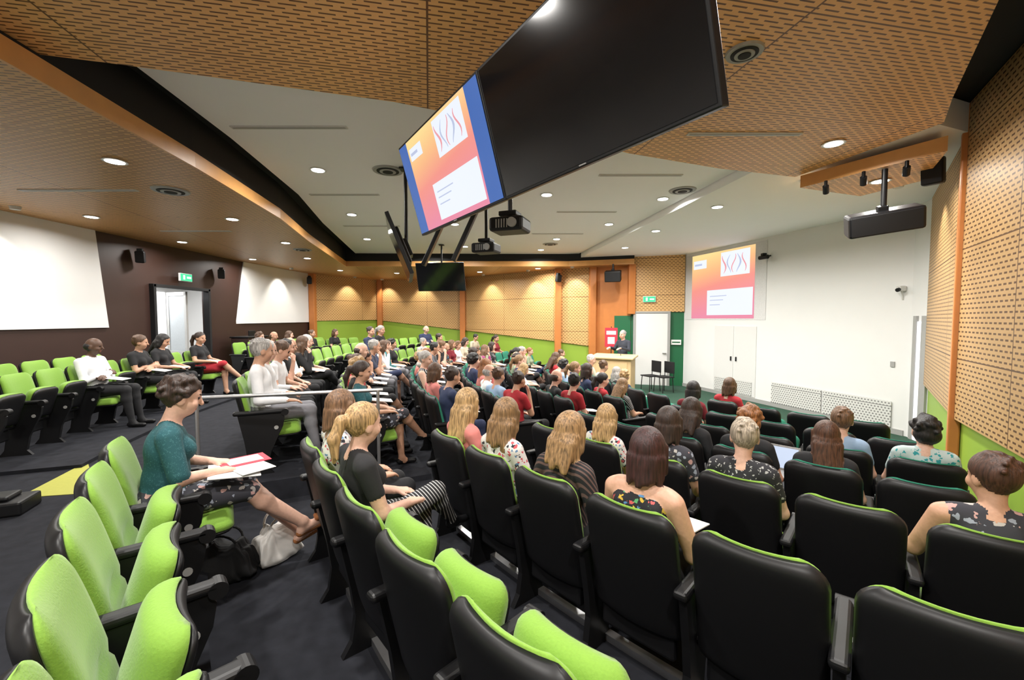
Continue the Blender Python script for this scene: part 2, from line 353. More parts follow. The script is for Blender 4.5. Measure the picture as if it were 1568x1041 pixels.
# ------------------------------------------------------------------ chair
def cushion(bm,W,H,Tp,Tn,MT,mi,rt=.09,nu=12,nv=18,seam=0,pw=6,thin=0,cv=.03):
    S=lambda s:math.sin(math.pi/2*s)
    for sgn,T in ((1,Tp),(-1,Tn)):
        g=[]
        for j in range(nv+1):
            v=(S(2*j/nv-1)+1)/2; z=v*H
            w=W/2
            if z>H-rt: w=W/2-rt+math.sqrt(max(0,rt*rt-(z-H+rt)**2))
            if z<.04: w-=.04-math.sqrt(max(0,.04**2-(.04-z)**2))
            row=[]
            for i in range(nu+1):
                u=S(2*i/nu-1)
                pr=((1-abs(u)**pw)*(1-abs(2*v-1)**(pw+4)))**.5*(1-thin*v**5)
                y=sgn*T*pr+ cv*(u*u)
                if seam and sgn>0:
                    y-=.014*math.exp(-((z-seam+.05*abs(u))/.012)**2)
                row.append(bm.verts.new(MT@Vector((u*w,y,z))))
            g.append(row)
        for j in range(nv):
            for i in range(nu):
                q=[g[j][i],g[j][i+1],g[j+1][i+1],g[j+1][i]]
                if sgn>0:q=q[::-1]
                f=bm.faces.new(q); f.material_index=mi; f.smooth=True
_ch={}
def chairmesh(col,fold,both):
    k=(col,fold,both)
    if k in _ch: return _ch[k]
    bm=bmesh.new()
    MB=Matrix.Translation((0,.10,.31))@Matrix.Rotation(rad(12),4,'X')
    cushion(bm,.465,.642,.055,.010,MB,0,seam=.30,nv=30,thin=.5)
    cushion(bm,.48,.635,.002,.042,Matrix.Translation((0,-.004,0))@MB,1,rt=.085,pw=14,nv=26,nu=16)
    rbox(bm,(0,.115,.27),(.40,.05,.14),.02,mi=1)
    a=-90+(73 if fold else 3)
    MP=Matrix.Translation((0,.15,.38))@Matrix.Rotation(rad(a),4,'X')
    cushion(bm,.43,.40,.012,.075,MP,0,rt=.07)
    cushion(bm,.425,.385,.04,.0,Matrix.Translation(MP.to_3x3()@Vector((0,.008,.01)))@MP,1,rt=.07)
    cyl(bm,(-.25,.14,.35),(.25,.14,.35),.025,mi=1)
    for sx in ((-1,1) if both else (-1,)):
        x=sx*.2735
        prof=[(.0,.60),(.38,.60),(.405,.56),(.39,.47),(.34,.36),(.28,.22),(.25,.06),(.30,.0),(.0,.0),(.05,.07),(.07,.2),(.05,.35)]
        extr(bm,[(x-.018,y,z) for y,z in prof],(.036,0,0),1)
        rbox(bm,(x,.19,.622),(.064,.46,.042),.018,mi=1,seg=3)
        cyl(bm,(x-.032,.41,.610),(x+.032,.41,.610),.034,mi=1,seg=18)
        cyl(bm,(x-.022,.33,.46),(x+.022,.33,.46),.02,mi=2,seg=14)
    bmesh.ops.remove_doubles(bm,verts=bm.verts[:],dist=.0003)
    bmesh.ops.recalc_face_normals(bm,faces=bm.faces[:])
    me=bpy.data.meshes.new('auditorium_chair'); bm.to_mesh(me); bm.free()
    me.materials.append(LIME if col=='L' else TEAL); me.materials.append(BLK); me.materials.append(GREY)
    _ch[k]=me; return me
def place(o,R,ph,z):
    p=pol(R,ph,z); o.location=p; o.rotation_euler=(0,0,rad(ph+90))
def chair(R,ph,z,col,fold,both=False):
    o=bpy.data.objects.new('auditorium_chair',chairmesh(col,fold,both)); COL.objects.link(o); place(o,R,ph,z); return o
# ------------------------------------------------------------------ people (signed-distance body -> one continuous mesh)
def V(*a): return np.array(a,float)
def ev(pr,P):
    if pr['t']=='c':
        s=np.array([1/pr.get('sx',1),1,1]); a=pr['a']*s;b=pr['b']*s;p=P*s-a;ba=b-a
        h=np.clip((p@ba)/max(ba@ba,1e-9),0,1)
        return np.linalg.norm(p-h[...,None]*ba,axis=-1)-(pr['ra']+(pr['rb']-pr['ra'])*h)
    q=P-pr['c']
    if pr.get('R') is not None: q=q@pr['R']
    r=pr['r']; k0=np.linalg.norm(q/r,axis=-1); k1=np.linalg.norm(q/(r*r),axis=-1)+1e-6
    d=k0*(k0-1)/k1
    if pr.get('cut') is not None: d=np.maximum(d,q@pr['cut'][0]-pr['cut'][1])
    return d
def build_sdf(prims,h):
    lo=np.full(3,9.);hi=-lo
    bb=[]
    for pr in prims:
        if pr['t']=='c':
            r=max(pr['ra'],pr['rb'])*max(1,pr.get('sx',1)); a=np.minimum(pr['a'],pr['b'])-r;b=np.maximum(pr['a'],pr['b'])+r
        else: r=pr['r'].max(); a=pr['c']-r;b=pr['c']+r
        bb.append((a,b)); lo=np.minimum(lo,a);hi=np.maximum(hi,b)
    lo=lo-3*h;hi=hi+3*h; n=np.ceil((hi-lo)/h).astype(int)+1
    D=np.full(n,1.,np.float32)
    for pr,(a,b) in zip(prims,bb):
        k=pr['k']; m=k+3*h
        i0=np.maximum(0,np.floor((a-m-lo)/h).astype(int)); i1=np.minimum(n,np.ceil((b+m-lo)/h).astype(int)+1)
        ax=[lo[i]+h*np.arange(i0[i],i1[i]) for i in range(3)]
        P=np.stack(np.meshgrid(*ax,indexing='ij'),-1)
        d=ev(pr,P); sl=tuple(slice(i0[i],i1[i]) for i in range(3)); o=D[sl]
        hh=np.maximum(k-np.abs(o-d),0)/k
        D[sl]=np.minimum(o,d)-hh*hh*k*.25
    return D,lo
def nets(D,lo,h):
    s=D<0
    c=np.zeros(np.array(D.shape)-1,np.int8); nx,ny,nz=c.shape
    for i in (0,1):
        for j in (0,1):
            for k in (0,1): c+=s[i:i+nx,j:j+ny,k:k+nz]
    act=(c>0)&(c<8); I=np.argwhere(act); idx=-np.ones(c.shape,np.int64); idx[act]=np.arange(len(I))
    acc=np.zeros((len(I),3));cnt=np.zeros(len(I))
    cor=[(i,j,k) for i in (0,1) for j in (0,1) for k in (0,1)]
    for a in cor:
        for ax in range(3):
            if a[ax]==1: continue
            b=list(a);b[ax]=1
            va=D[I[:,0]+a[0],I[:,1]+a[1],I[:,2]+a[2]]; vb=D[I[:,0]+b[0],I[:,1]+b[1],I[:,2]+b[2]]
            m=(va<0)!=(vb<0); t=np.where(m,va/np.where(m,va-vb,1),0)
            p=np.array(a,float)[None]+np.zeros((len(I),3)); p[:,ax]+=t
            acc+=p*m[:,None];cnt+=m
    vt=lo+h*(I+acc/cnt[:,None])
    F=[]
    for ax in range(3):
        u,v=(ax+1)%3,(ax+2)%3
        sa=[slice(None)]*3;sb=[slice(None)]*3; sa[ax]=slice(0,-1);sb[ax]=slice(1,None)
        e=np.argwhere(s[tuple(sa)]!=s[tuple(sb)])
        e=e[(e[:,u]>0)&(e[:,v]>0)&(e[:,u]<c.shape[u])&(e[:,v]<c.shape[v])]
        ins=s[tuple(e.T)]
        def g(du,dv):
            q=e.copy();q[:,u]+=du;q[:,v]+=dv; return idx[tuple(q.T)]
        Q=np.stack([g(-1,-1),g(0,-1),g(0,0),g(-1,0)],1)
        Q[~ins]=Q[~ins][:,::-1]; F.append(Q)
    return vt,np.concatenate(F)
SK,TP,BT,HR,SH,LP,EY=range(7)
def cap(L,a,b,ra,rb,lab,k=.03,sx=1): L.append(dict(t='c',a=V(*a),b=V(*b),ra=ra,rb=rb,lab=lab,k=k,sx=sx))
def ell(L,c,r,lab,k=.03,R=None,cut=None): L.append(dict(t='e',c=V(*c),r=V(*r),lab=lab,k=k,R=R,cut=cut))
def hand(L,W,f,n,side,curl=.5):
    f=f/np.linalg.norm(f); n=n-f*(n@f); n/=np.linalg.norm(n); s=np.cross(f,n)*(-side)
    W=V(*W)
    for i,(ln,sp) in enumerate(((.068,.028),(.076,.0095),(.070,-.0095),(.055,-.028))):
        K=W+f*(.088-.004*abs(i-1))+s*sp
        cap(L,W+s*sp*.5,K,.016,.0125,SK,.012)
        p=K; ang=curl*.5
        for sgm,(fr,r0,r1) in enumerate(((.45,.0095,.009),(.32,.009,.008),(.25,.008,.007))):
            dr=f*math.cos(ang)-n*math.sin(ang)+s*sp*.9
            q=p+dr*ln*fr*1.0; cap(L,p,q,r0,r1,SK,.003); p=q; ang+=curl*.8
    T0=W+f*.03+s*.022; T1=T0+f*.03+s*.028-n*.01; T2=T1+f*.034+s*.008-n*.008
    cap(L,T0,T1,.014,.011,SK,.010); cap(L,T1,T2,.0105,.008,SK,.003)
def Rz(a): c,s=math.cos(a),math.sin(a); return np.array([[c,-s,0],[s,c,0],[0,0,1.]])
def Rx(a): c,s=math.cos(a),math.sin(a); return np.array([[1,0,0],[0,c,-s],[0,s,c]])
def Ry(a): c,s=math.cos(a),math.sin(a); return np.array([[c,0,s],[0,1,0],[-s,0,c]])
def head(L,O,yaw,pitch,hair,fem,roll=0):
    R=Rz(rad(yaw))@Rx(rad(pitch))@Ry(rad(roll)); O=V(*O)
    T=lambda p:O+R@V(*p)
    e=lambda c,r,lab,k=.02,cut=None: ell(L,T(c),r,lab,k,R,cut)
    cc=lambda a,b,ra,rb,lab,k=.01,sx=1: cap(L,T(a),T(b),ra,rb,lab,k,sx)
    e((0,0,.02),(.074,.093,.098),SK); e((0,.028,-.055),(.055,.06,.058),SK,.03)
    cc((0,.088,.012),(0,.108,-.022),.009,.013,SK,.012)
    for s in (-1,1):
        e((s*.076,-.004,-.012),(.011,.022,.032),SK,.006)
        e((s*.031,.0795,.012),(.014,.010,.008),EY,.002)
        cc((s*.018,.090,.032),(s*.045,.080,.034),.004,.003,HR,.003)
        e((s*.04,.055,-.03),(.028,.03,.028),SK,.02)
    cc((-.02,.083,-.058),(.02,.083,-.058),.006,.006,LP,.004)
    fc=(V(0,.75,-.66),.036)
    if hair!='bald':
        k=1.0 if not fem else 1.05
        e((0,-.014,.030),(.082*k,.097*k,.097*k),HR,.004,fc)
    else: e((0,-.03,-.005),(.083,.078,.06),HR,.004,(V(0,.75,-.3),.03))
    rr=random.Random(len(hair)*7)
    if hair in('bob','long','lob'):
        e((0,-.026,-.035),(.093,.084,.112),HR,.01,(V(0,1,-.15),.055))
        for s in (-1,1): cc((s*.075,.012,.03),(s*.078,.015,-.09),.023,.021,HR,.01)
        for i in range(14):
            a=math.pi*(1.08+.84*i/13); x=.082*math.cos(a); y=-.02+.074*math.sin(a)
            cc((x,y,-.02),(x*1.06,y*1.06,-.115-rr.uniform(0,.05)),.018,.010,HR,.010)
    if hair in('long','lob'):
        ll=.27 if hair=='long' else .19
        for i in range(9):
            x=-.07+.14*i/8; y=-.07-.012*math.cos(x*20)
            cc((x,y,-.06),(x*1.08+rr.uniform(-.01,.01),y-.02,-ll-rr.uniform(-.02,.03)),.030,.014,HR,.016)
        for s in (-1,1): cc((s*.075,-.01,-.08),(s*.08,-.03,-.19),.026,.016,HR,.02)
    if hair=='pony':
        cc((0,-.085,.03),(0,-.135,.02),.03,.028,HR,.01); cc((0,-.135,.02),(0,-.165,-.08),.034,.032,HR,.02); cc((0,-.165,-.08),(0,-.15,-.2),.032,.012,HR,.02)
        for s in(-1,1): cc((s*.015,-.16,-.06),(s*.03,-.15,-.18),.02,.008,HR,.01)
    if hair in('curly','wavy'):
        n=60 if hair=='curly' else 34; amp=.018 if hair=='curly' else .022
        for i in range(n):
            th=rr.uniform(0,6.28);ph=rr.uniform(-.45,1.4)
            d_=V(math.cos(th)*math.cos(ph),math.sin(th)*math.cos(ph),math.sin(ph))
            if d_[1]>.35 and d_[2]<.6: continue
            c=V(0,-.016,.03)+d_*V(.082,.095,.094); cc(c,c+V(*(rr.uniform(-.02,.02) for _ in range(3))),amp,amp*.9,HR,.012)
        if hair=='wavy': e((0,-.04,-.03),(.09,.07,.08),HR,.01)
    if hair=='short':
        for i in range(20):
            th=rr.uniform(0,6.28);ph=rr.uniform(.1,1.4)
            d_=V(math.cos(th)*math.cos(ph),math.sin(th)*math.cos(ph),math.sin(ph))
            if d_[1]>.45 and d_[2]<.6: continue
            c=V(0,-.014,.030)+d_*V(.076,.090,.092); cc(c,c+V(rr.uniform(-.02,.02),-.02,.004),.014,.010,HR,.012)
    if hair=='bun': e((0,-.11,.06),(.04,.04,.04),HR,.01)
    return T
_pm={}
def person_mesh(key,fem=True,hair='bob',arms='lap',sleeve='short',legs='down',bare=False,yaw=12,pitch=-8,roll=0,lean=0,lx=0,h=.011,stand=False,build=1.0,scoop=False):
    if key in _pm: return _pm[key]
    L=[]; b=build
    sw=(.155 if fem else .185)*b
    z0=0.
    if stand: z0=.42
    ly=lean
    hipz=.545+z0
    ell(L,(0,.19,hipz),(.165*b,.125*b,.11),BT,.04)
    ell(L,(lx*.3,.185+ly*.3,.67+z0),((.135 if fem else .15)*b,.11*b,.14),TP,.05)
    ell(L,(lx*.7,.16+ly*.7,.84+z0),((.145 if fem else .17)*b,.105*b,.155),TP,.05)
    cap(L,(-sw*.75+lx,.145+ly,.945+z0),(sw*.75+lx,.145+ly,.945+z0),.056,.056,TP if not scoop else SK,.04)
    if scoop:
        for s in(-1,1): cap(L,(s*.085+lx,.10+ly,.90+z0),(s*.085+lx,.19+ly,.93+z0),.05,.06,TP,.02)
    if fem:
        for s in(-1,1): ell(L,(s*.068+lx*.7,.235+ly*.8,.84+z0),(.058,.055,.06),TP,.03)
    cap(L,(lx,.14+ly,.96+z0),(lx*1.1,.168+ly*1.1,1.075+z0),.054,.046,SK,.02)
    for s in (-1,1): cap(L,(s*.02+lx,.135+ly,.985+z0),(s*.12+lx,.14+ly,.965+z0),.036,.04,SK if scoop else TP,.02)
    head(L,(lx*1.2,.185+ly*1.25,1.145+z0),yaw,pitch,hair,fem,roll)
    lr=.055 if bare else .06
    leglab=SK if bare else BT
    for s in (-1,1):
        if stand:
            hp,kn,an=(s*.09,.19,hipz),(s*.1,.2,.50),(s*.1,.18,.09)
        else:
            hp,kn,an=(s*.085,.20,.53),(s*.10,.60,.535),(s*.10,.66,.09)
            if legs=='cross' and s==1: kn,an=(.03,.64,.64),(-.16,.86,.33)
            if legs=='cross' and s==-1: kn=(-.08,.60,.53);an=(-.06,.62,.09)
            if legs=='stretch': kn=(s*.09,.62,.52);an=(s*.05+.04,.93,.13+(.09 if s>0 else 0))
            if legs=='wide': kn=(s*.2,.57,.54);an=(s*.17,.62,.09)
        cap(L,hp,kn,.088*b,.062,BT,.03)
        c1=V(*kn)*.7+V(*an)*.3+V(0,-.015,0)
        cap(L,kn,c1,lr,lr*1.02,leglab,.02)
        cap(L,c1,an,lr,.036,leglab,.02)
        A=V(*an)
        if legs=='stretch':
            cap(L,A,A+V(0,.02,-.03),.034,.034,SK,.02); cap(L,A+V(0,-.01,-.055),A+V(s*.01,.14,.0),.032,.024,SK,.02)
            cap(L,A+V(0,-.02,-.075),A+V(s*.01,.155,-.028),.026,.022,SH,.006); cap(L,A+V(-.03,.09,.01),A+V(.03,.09,.01),.016,.016,SH,.006)
        elif legs=='cross' and s==1: cap(L,A,A+V(-.03,.05,-.05),.034,.036,SH if not bare else SK,.02); cap(L,A+V(-.01,.0,-.05),A+V(-.06,.17,-.07),.034,.024,SH,.02)
        else:
            cap(L,A,A+V(0,.03,-.04),.036,.038,leglab,.02); cap(L,A+V(0,-.03,-.052),A+V(s*.015,.15,-.058),.034,.028,SH,.02)
    if bare and not stand:
        cap(L,(-.0,.25,.53),(0,.50,.54),.095,.075,BT,.04,1.7)
    for s in (-1,1):
        sh=V(s*sw+lx,.14+ly,.94+z0)
        el=V(s*(sw+.065)+lx*.5,.21+ly*.6,.69+z0); wr=V(s*.115,.42,.655+z0); f=V(-s*.4,.9,-.1); n=V(0,.1,1); cu=.45
        if arms=='write': wr=V(s*.12,.44,.69); el=V(s*(sw+.07),.22+ly*.6,.71)
        if arms=='chin' and s==1: el=V(.17,.36,.70); wr=V(.09,.31+ly,.97); f=V(-.35,-.1,.9);n=V(.3,.9,.2);cu=1.2
        if arms=='fold': wr=V(-s*.03,.34,.74+.03*s); el=V(s*(sw+.06),.22,.70); f=V(-s*1,.1,0); n=V(0,.8,.5)
        if arms=='lectern': el=V(s*(sw+.07),.22,1.16); wr=V(s*.2,.48,1.22); f=V(-s*.2,1,-.2)
        if arms=='cup' and s==-1: el=V(-(sw+.09),.22,.70); wr=V(-.14,.44,.70); f=V(.5,.9,.2); n=V(-.9,.2,.5); cu=.9
        if arms=='armrest': el=V(s*.255,.16+ly*.4,.69); wr=V(s*.25,.38,.68); f=V(-s*.1,1,-.1)
        m=sh*.45+el*.55
        if sleeve=='long':
            cap(L,sh,el,.054*b,.045,TP,.03); cap(L,el,wr,.044,.032,TP,.02)
        elif sleeve=='none':
            cap(L,sh,el,.046*b,.038,SK,.025); cap(L,el,wr,.038,.025,SK,.02)
        elif sleeve=='elbow':
            m=sh*.12+el*.88; cap(L,sh,m,.055*b,.052,TP,.03); cap(L,m,el,.043*b,.037,SK,.006); cap(L,el,wr,.037,.025,SK,.02)
        else:
            cap(L,sh,m,.055*b,.050,TP,.03); cap(L,m,el,.043*b,.037,SK,.006); cap(L,el,wr,.037,.025,SK,.02)
        hand(L,wr,f,n,s,cu)
    D,lo=build_sdf(L,h); vt,F=nets(D,lo,h)
    C=vt[F].mean(1); best=np.full(len(C),9.);lab=np.zeros(len(C),np.int32)
    for pr in L:
        d=ev(pr,C); m=d<best; best[m]=d[m]; lab[m]=pr['lab']
    me=bpy.data.meshes.new(key); me.from_pydata(vt.tolist(),[],F.tolist())
    for i in range(7): me.materials.append(None)
    me.polygons.foreach_set('material_index',lab); me.polygons.foreach_set('use_smooth',np.ones(len(F),bool)); me.update()
    _pm[key]=me; return me
_mc={}
def cm(col,rough=.85,tag='cloth'):
    k=(tag,col)
    if k not in _mc: _mc[k]=mat(tag+'_%d'%len(_mc),col,rough,noise=.15,scale=60 if tag!='cloth' else 14,bump=.2 if tag!='cloth' else .8)
    return _mc[k]
SKINS=[cm((.60,.34,.24),.5,'skin'),cm((.66,.40,.30),.5,'skin'),cm((.52,.29,.19),.5,'skin')]
SKD=cm((.10,.05,.03),.5,'skin')
def hairm(c):
    k=('hair',c)
    if k not in _mc:
        m,nt,b=newmat('hair_%d'%len(_mc)); b.inputs['Roughness'].default_value=.5
        tc=nt.nodes.new('ShaderNodeTexCoord'); mp=nt.nodes.new('ShaderNodeMapping'); mp.inputs['Scale'].default_value=(110,110,9)
        n=nt.nodes.new('ShaderNodeTexNoise'); n.inputs['Scale'].default_value=1; n.inputs['Detail'].default_value=4
        nt.links.new(tc.outputs['Object'],mp.inputs[0]); nt.links.new(mp.outputs[0],n.inputs['Vector'])
        r=nt.nodes.new('ShaderNodeValToRGB'); r.color_ramp.elements[0].position=.32; r.color_ramp.elements[1].position=.68
        r.color_ramp.elements[0].color=(*[x*.35 for x in c],1); r.color_ramp.elements[1].color=(*[min(1,x*1.3) for x in c],1)
        nt.links.new(n.outputs['Fac'],r.inputs[0]); nt.links.new(r.outputs[0],b.inputs['Base Color'])
        bp=nt.nodes.new('ShaderNodeBump'); bp.inputs['Strength'].default_value=.7; bp.inputs['Distance'].default_value=.006
        nt.links.new(n.outputs['Fac'],bp.inputs['Height']); nt.links.new(bp.outputs['Normal'],b.inputs['Normal'])
        _mc[k]=m
    return _mc[k]
BLOND=(.46,.29,.13);DKBL=(.27,.155,.07);DKBR=(.035,.018,.012);BRN=(.10,.048,.022);GRY=(.38,.36,.34);BLK_=(.012,.01,.01);GING=(.30,.12,.04);LBR=(.19,.10,.05);WHT=(.62,.60,.57);PLUM=(.045,.014,.014)
LIPM=cm((.45,.12,.10),.5,'lips');EYEM=cm((.03,.02,.02),.2,'eye')
def person(me,fem,R,ph,z,top,bot,hair,skin=None,shoe=None,s=1.0,twist=0,name=None):
    o=bpy.data.objects.new(name or ('seated_woman' if fem else 'seated_man'),me); COL.objects.link(o)
    place(o,R,ph,z); o.scale=(s,s,s); o.rotation_euler[2]+=rad(twist)
    if isinstance(top,tuple): top=cm(top)
    if isinstance(bot,tuple): bot=cm(bot)
    for i,m in enumerate([skin or random.choice(SKINS),top,bot,hairm(hair),shoe or BLK,LIPM,EYEM]):
        o.material_slots[i].link='OBJECT'; o.material_slots[i].material=m
    return o
FLOR=pattern('floral_dark',(.015,.015,.02),[(.6,.1,.1),(.1,.25,.5),(.6,.4,.05),(.1,.35,.15)],30,thr=.40)
FLOR2=pattern('floral_light',(.65,.62,.6),[(.5,.08,.1),(.02,.02,.03),(.1,.2,.35)],34,thr=.38)
FLOR3=pattern('floral_grey',(.035,.035,.045),[(.5,.3,.28),(.3,.33,.4),(.45,.42,.4)],24,thr=.36)
LEAF=pattern('leaf_mono',(.02,.02,.025),[(.4,.4,.4)],38,thr=.3)
STR=pattern('striped_knit',(.012,.012,.014),[(.5,.5,.5)],45,'str',.28)
STR2=pattern('striped_dark',(.012,.012,.014),[(.12,.07,.06)],40,'str',.4)
TEALP=pattern('teal_print',(.012,.075,.09),[(.04,.14,.16)],70,thr=.3)
BL=(.012,.012,.014);WH=(.75,.76,.78);NAVY=(.02,.03,.08);RED=(.40,.02,.03);TL=(.03,.16,.17);MAR=(.18,.01,.02);GR=(.2,.2,.22);PK=(.6,.2,.18);LB=(.3,.42,.6)
CZ,DZ,EZ=-.165,-.27,-.36
CR=lambda i:216+2.83*i
near=dict(h=.008,yaw=16)
person(person_mesh('w_notes',hair='curly',arms='write',legs='stretch',sleeve='elbow',bare=True,yaw=4,pitch=-16,lean=.09,h=.006,build=1.08),True,12.92,214.3,0,TEALP,FLOR3,DKBR,shoe=cm((.35,.13,.04)),s=1.02,twist=4)
person(person_mesh('w_bob',hair='bob',arms='lap',**near),True,11.93,215.5,-.1,FLOR2,BL,LBR)
person(person_mesh('w_pony',hair='pony',arms='lap',legs='cross',h=.006,yaw=10,build=1.05,lx=.02),True,11.955,218.04,-.1,BL,STR,BLOND)
mlong=person_mesh('w_long',hair='long',arms='lap',**near); mlob=person_mesh('w_lob',hair='lob',arms='lap',h=.008,yaw=26,roll=4,lx=-.02)
mlob2=person_mesh('w_lob2',hair='lob',arms='armrest',sleeve='long',h=.008,yaw=4,pitch=-14,lx=.03)
mbob=_pm['w_bob']; mshort=person_mesh('w_short',hair='short',arms='lap',**near); mcurl=person_mesh('w_wavy',hair='wavy',arms='lap',**near)
mbobn=person_mesh('w_bob_sleeveless',hair='bob',arms='lap',sleeve='none',scoop=True,build=1.05,**near)
person(mlong,True,11,CR(0),CZ,PK,BL,BLOND); person(mlob,True,11,CR(1),CZ,FLOR2,BL,DKBL)
person(mlob2,True,11,CR(2),CZ,STR2,BL,(.34,.20,.09)); person(mbobn,True,11,CR(3),CZ,FLOR,BL,PLUM)
person(mlob,True,9.95,219.05,DZ,FLOR2,BL,BLOND,s=.95); person(mbob,True,9.95,222.2,DZ,FLOR3,BL,DKBR); person(mshort,True,9.95,225.35,DZ,LEAF,BL,(.42,.35,.27),twist=5)
person(person_mesh('w_cup',hair='short',arms='cup',sleeve='none',h=.007,yaw=30,build=1.12),True,9.95,231.65,DZ,FLOR3,BL,(.07,.028,.016))
person(mlob2,True,9.0,220.2,EZ,BL,BL,DKBR); person(mcurl,True,9.0,223.7,EZ,BL,BL,GING); person(mlong,True,9.0,227.2,EZ,BL,BL,(.09,.036,.018),s=.97)
person(mshort,True,8.1,227.3,-.43,LB,BL,LBR); person(mcurl,True,8.1,231.3,-.43,pattern('print_teal_white',(.5,.6,.6),[(.03,.3,.33)],30,thr=.35),BL,BLK_)
nearseats={'A':(214.3,2.42,5),'B':(215.5,2.54,7),'C':(216,2.83,8),'D':(215.9,3.15,8),'E':(213.2,3.5,7),'F':(215.3,4.0,6),'G':(213.,4.35,6),'H':(213,5.0,5)}
filled={'A':[0],'B':[0,1],'C':[0,1,2,3],'D':[1,2,3,5],'E':[2,3,4],'F':[3,4],'G':[0],'H':[0]}
for nm,R,z in NEAR:
    p0,dp,n_=nearseats[nm]; lst=[]
    for i in range(n_):
        ph=p0+dp*i; q=pol(R,ph)
        if inside(q.x,q.y) and wdist(q.x,q.y)>.45: lst.append((i,ph))
    for j,(i,ph) in enumerate(lst):
        chair(R+(.010*(ph-215.5) if nm=='B' else 0),ph,z,'L' if nm in 'ABCD' else 'T',not(i in filled.get(nm,[])),j==len(lst)-1)
G=dict(h=.0115)
gv=[(person_mesh('g_w1',hair='bob',arms='lap',**G),True),(person_mesh('g_w2',hair='long',arms='write',pitch=-24,**G),True),(person_mesh('g_w3',hair='short',arms='fold',yaw=24,lx=.03,**G),True),
    (person_mesh('g_w4',hair='pony',arms='write',bare=True,legs='cross',yaw=-6,**G),True),(person_mesh('g_m1',fem=False,hair='short',arms='armrest',sleeve='long',yaw=14,**G),False),
    (person_mesh('g_m2',fem=False,hair='short',arms='chin',sleeve='short',legs='wide',lean=.07,pitch=-4,**G),False),(person_mesh('g_m3',fem=False,hair='bald',arms='fold',sleeve='long',build=1.1,**G),False),(person_mesh('g_w5',hair='wavy',arms='lap',yaw=5,roll=6,**G),True),
    (person_mesh('g_w6',hair='lob',arms='chin',yaw=28,lean=.06,roll=-6,sleeve='long',legs='cross',**G),True),(person_mesh('g_m4',fem=False,hair='short',arms='write',sleeve='short',pitch=-26,lean=.08,**G),False),
    (person_mesh('g_w7',hair='bun',arms='fold',sleeve='none',yaw=-20,legs='cross',bare=True,**G),True),(person_mesh('g_w8',hair='curly',arms='armrest',yaw=18,lean=-.03,pitch=-2,build=1.08,**G),True),
    (person_mesh('g_m5',fem=False,hair='short',arms='fold',sleeve='long',yaw=-14,lean=-.02,legs='cross',build=1.06,**G),False),(person_mesh('g_w9',hair='short',arms='chin',yaw=36,lean=.04,roll=5,**G),True)]
tops=[BL,BL,BL,NAVY,NAVY,RED,WH,TL,MAR,GR,PK,LB,FLOR,FLOR2,FLOR3,STR,LEAF,(.3,.05,.16),(.25,.3,.2),(.05,.06,.1),(.5,.45,.35),(.12,.13,.15)]
hairs_w=[DKBL,DKBR,BRN,BLK_,LBR,GING,GRY,BRN,DKBR,BLOND]; hairs_m=[DKBR,GRY,BRN,BLK_,WHT,BRN]
def notepad(R,ph,z):
    bm=bmesh.new(); rbox(bm,(0,.45,.705),(.21,.29,.008),.002,R=Matrix.Rotation(rad(-8),3,'X'))
    o=frombm('notepad',bm,[PAPER]); place(o,R,ph,z)
notepad(11,CR(3)+.3,CZ); notepad(11,216,CZ); notepad(9.95,225.35,DZ)
special={('B',0):(4,WH,GR,GRY,1.06),('B',1):(4,WH,BL,WHT,1.03),('B',2):(9,WH,BL,BRN,1),('B',3):(5,BL,BL,BLK_,1),('B',4):(6,WH,BL,GRY,1),('B',5):(8,BL,BL,BRN,1),('B',6):(0,BL,BL,WHT,1),
 ('C',0):(3,TEALP,FLOR3,DKBR,1),('C',1):(7,BL,BL,BLOND,1),('C',2):(10,RED,BL,BRN,1),('D',0):(5,NAVY,NAVY,DKBR,1),('D',1):(0,PK,BL,BRN,1),('E',0):(5,RED,BL,DKBR,1),('E',1):(4,LB,BL,BRN,1),('E',2):(6,WH,BL,GRY,1),('F',0):(2,RED,BL,BLK_,1),('F',1):(6,BL,BL,DKBR,1),('H',4):(4,WH,BL,BRN,1)}
phmin={'B':150,'C':150,'D':151,'E':153,'F':156,'G':160,'H':168}; phocc={'B':187,'C':176,'D':170,'E':166,'F':165,'G':168,'H':172}
for nm,R,z in MID:
    dp=math.degrees(.547/R); i=0; ph=205.5; last=-1
    while ph>phmin[nm]:
        q=pol(R,ph)
        if inside(q.x,q.y) and wdist(q.x,q.y)>.5:
            occd=(ph>phocc[nm] and random.random()<.88) or (ph<=phocc[nm] and random.random()<.15)
            if (nm,i) in special: occd=True
            if nm=='H' and i in (0,1): occd=False
            col='L' if nm in 'BC' else 'T'
            chair(R,ph,z,col,not occd,i==0)
            if occd:
                if (nm,i) in special: vi,t,b,hc,s=special[(nm,i)]; me,fem=gv[vi]
                else:
                    vi=random.randrange(len(gv))
                    while vi==last: vi=random.randrange(len(gv))
                    last=vi; me,fem=gv[vi]; t=random.choice(tops); b=random.choice([BL,BL,NAVY,GR]); hc=random.choice(hairs_w if fem else hairs_m); s=random.uniform(.94,1.08)
                person(me,fem,R,ph,z,t,b,hc,s=s,twist=random.uniform(-10,14))
                if random.random()<.45: notepad(R,ph,z)
        ph-=dp;i+=1
person(mbob,True,7.2,213,-.48,MAR,BL,BLK_); person(gv[0][0],True,6.3,213,-.5,RED,BL,BRN)
LR=[(15.15,.04,199.5,181),(16.1,.06,199.0,187),(15.15,.04,175,157),(16.0,.06,173,160)]
lp={193.3:(6,WH,BL,BLK_,SKD),189.2:(2,BL,BL,BRN,None),187.1:(1,BL,BL,BLK_,None),183.:(3,BL,RED,DKBR,None)}
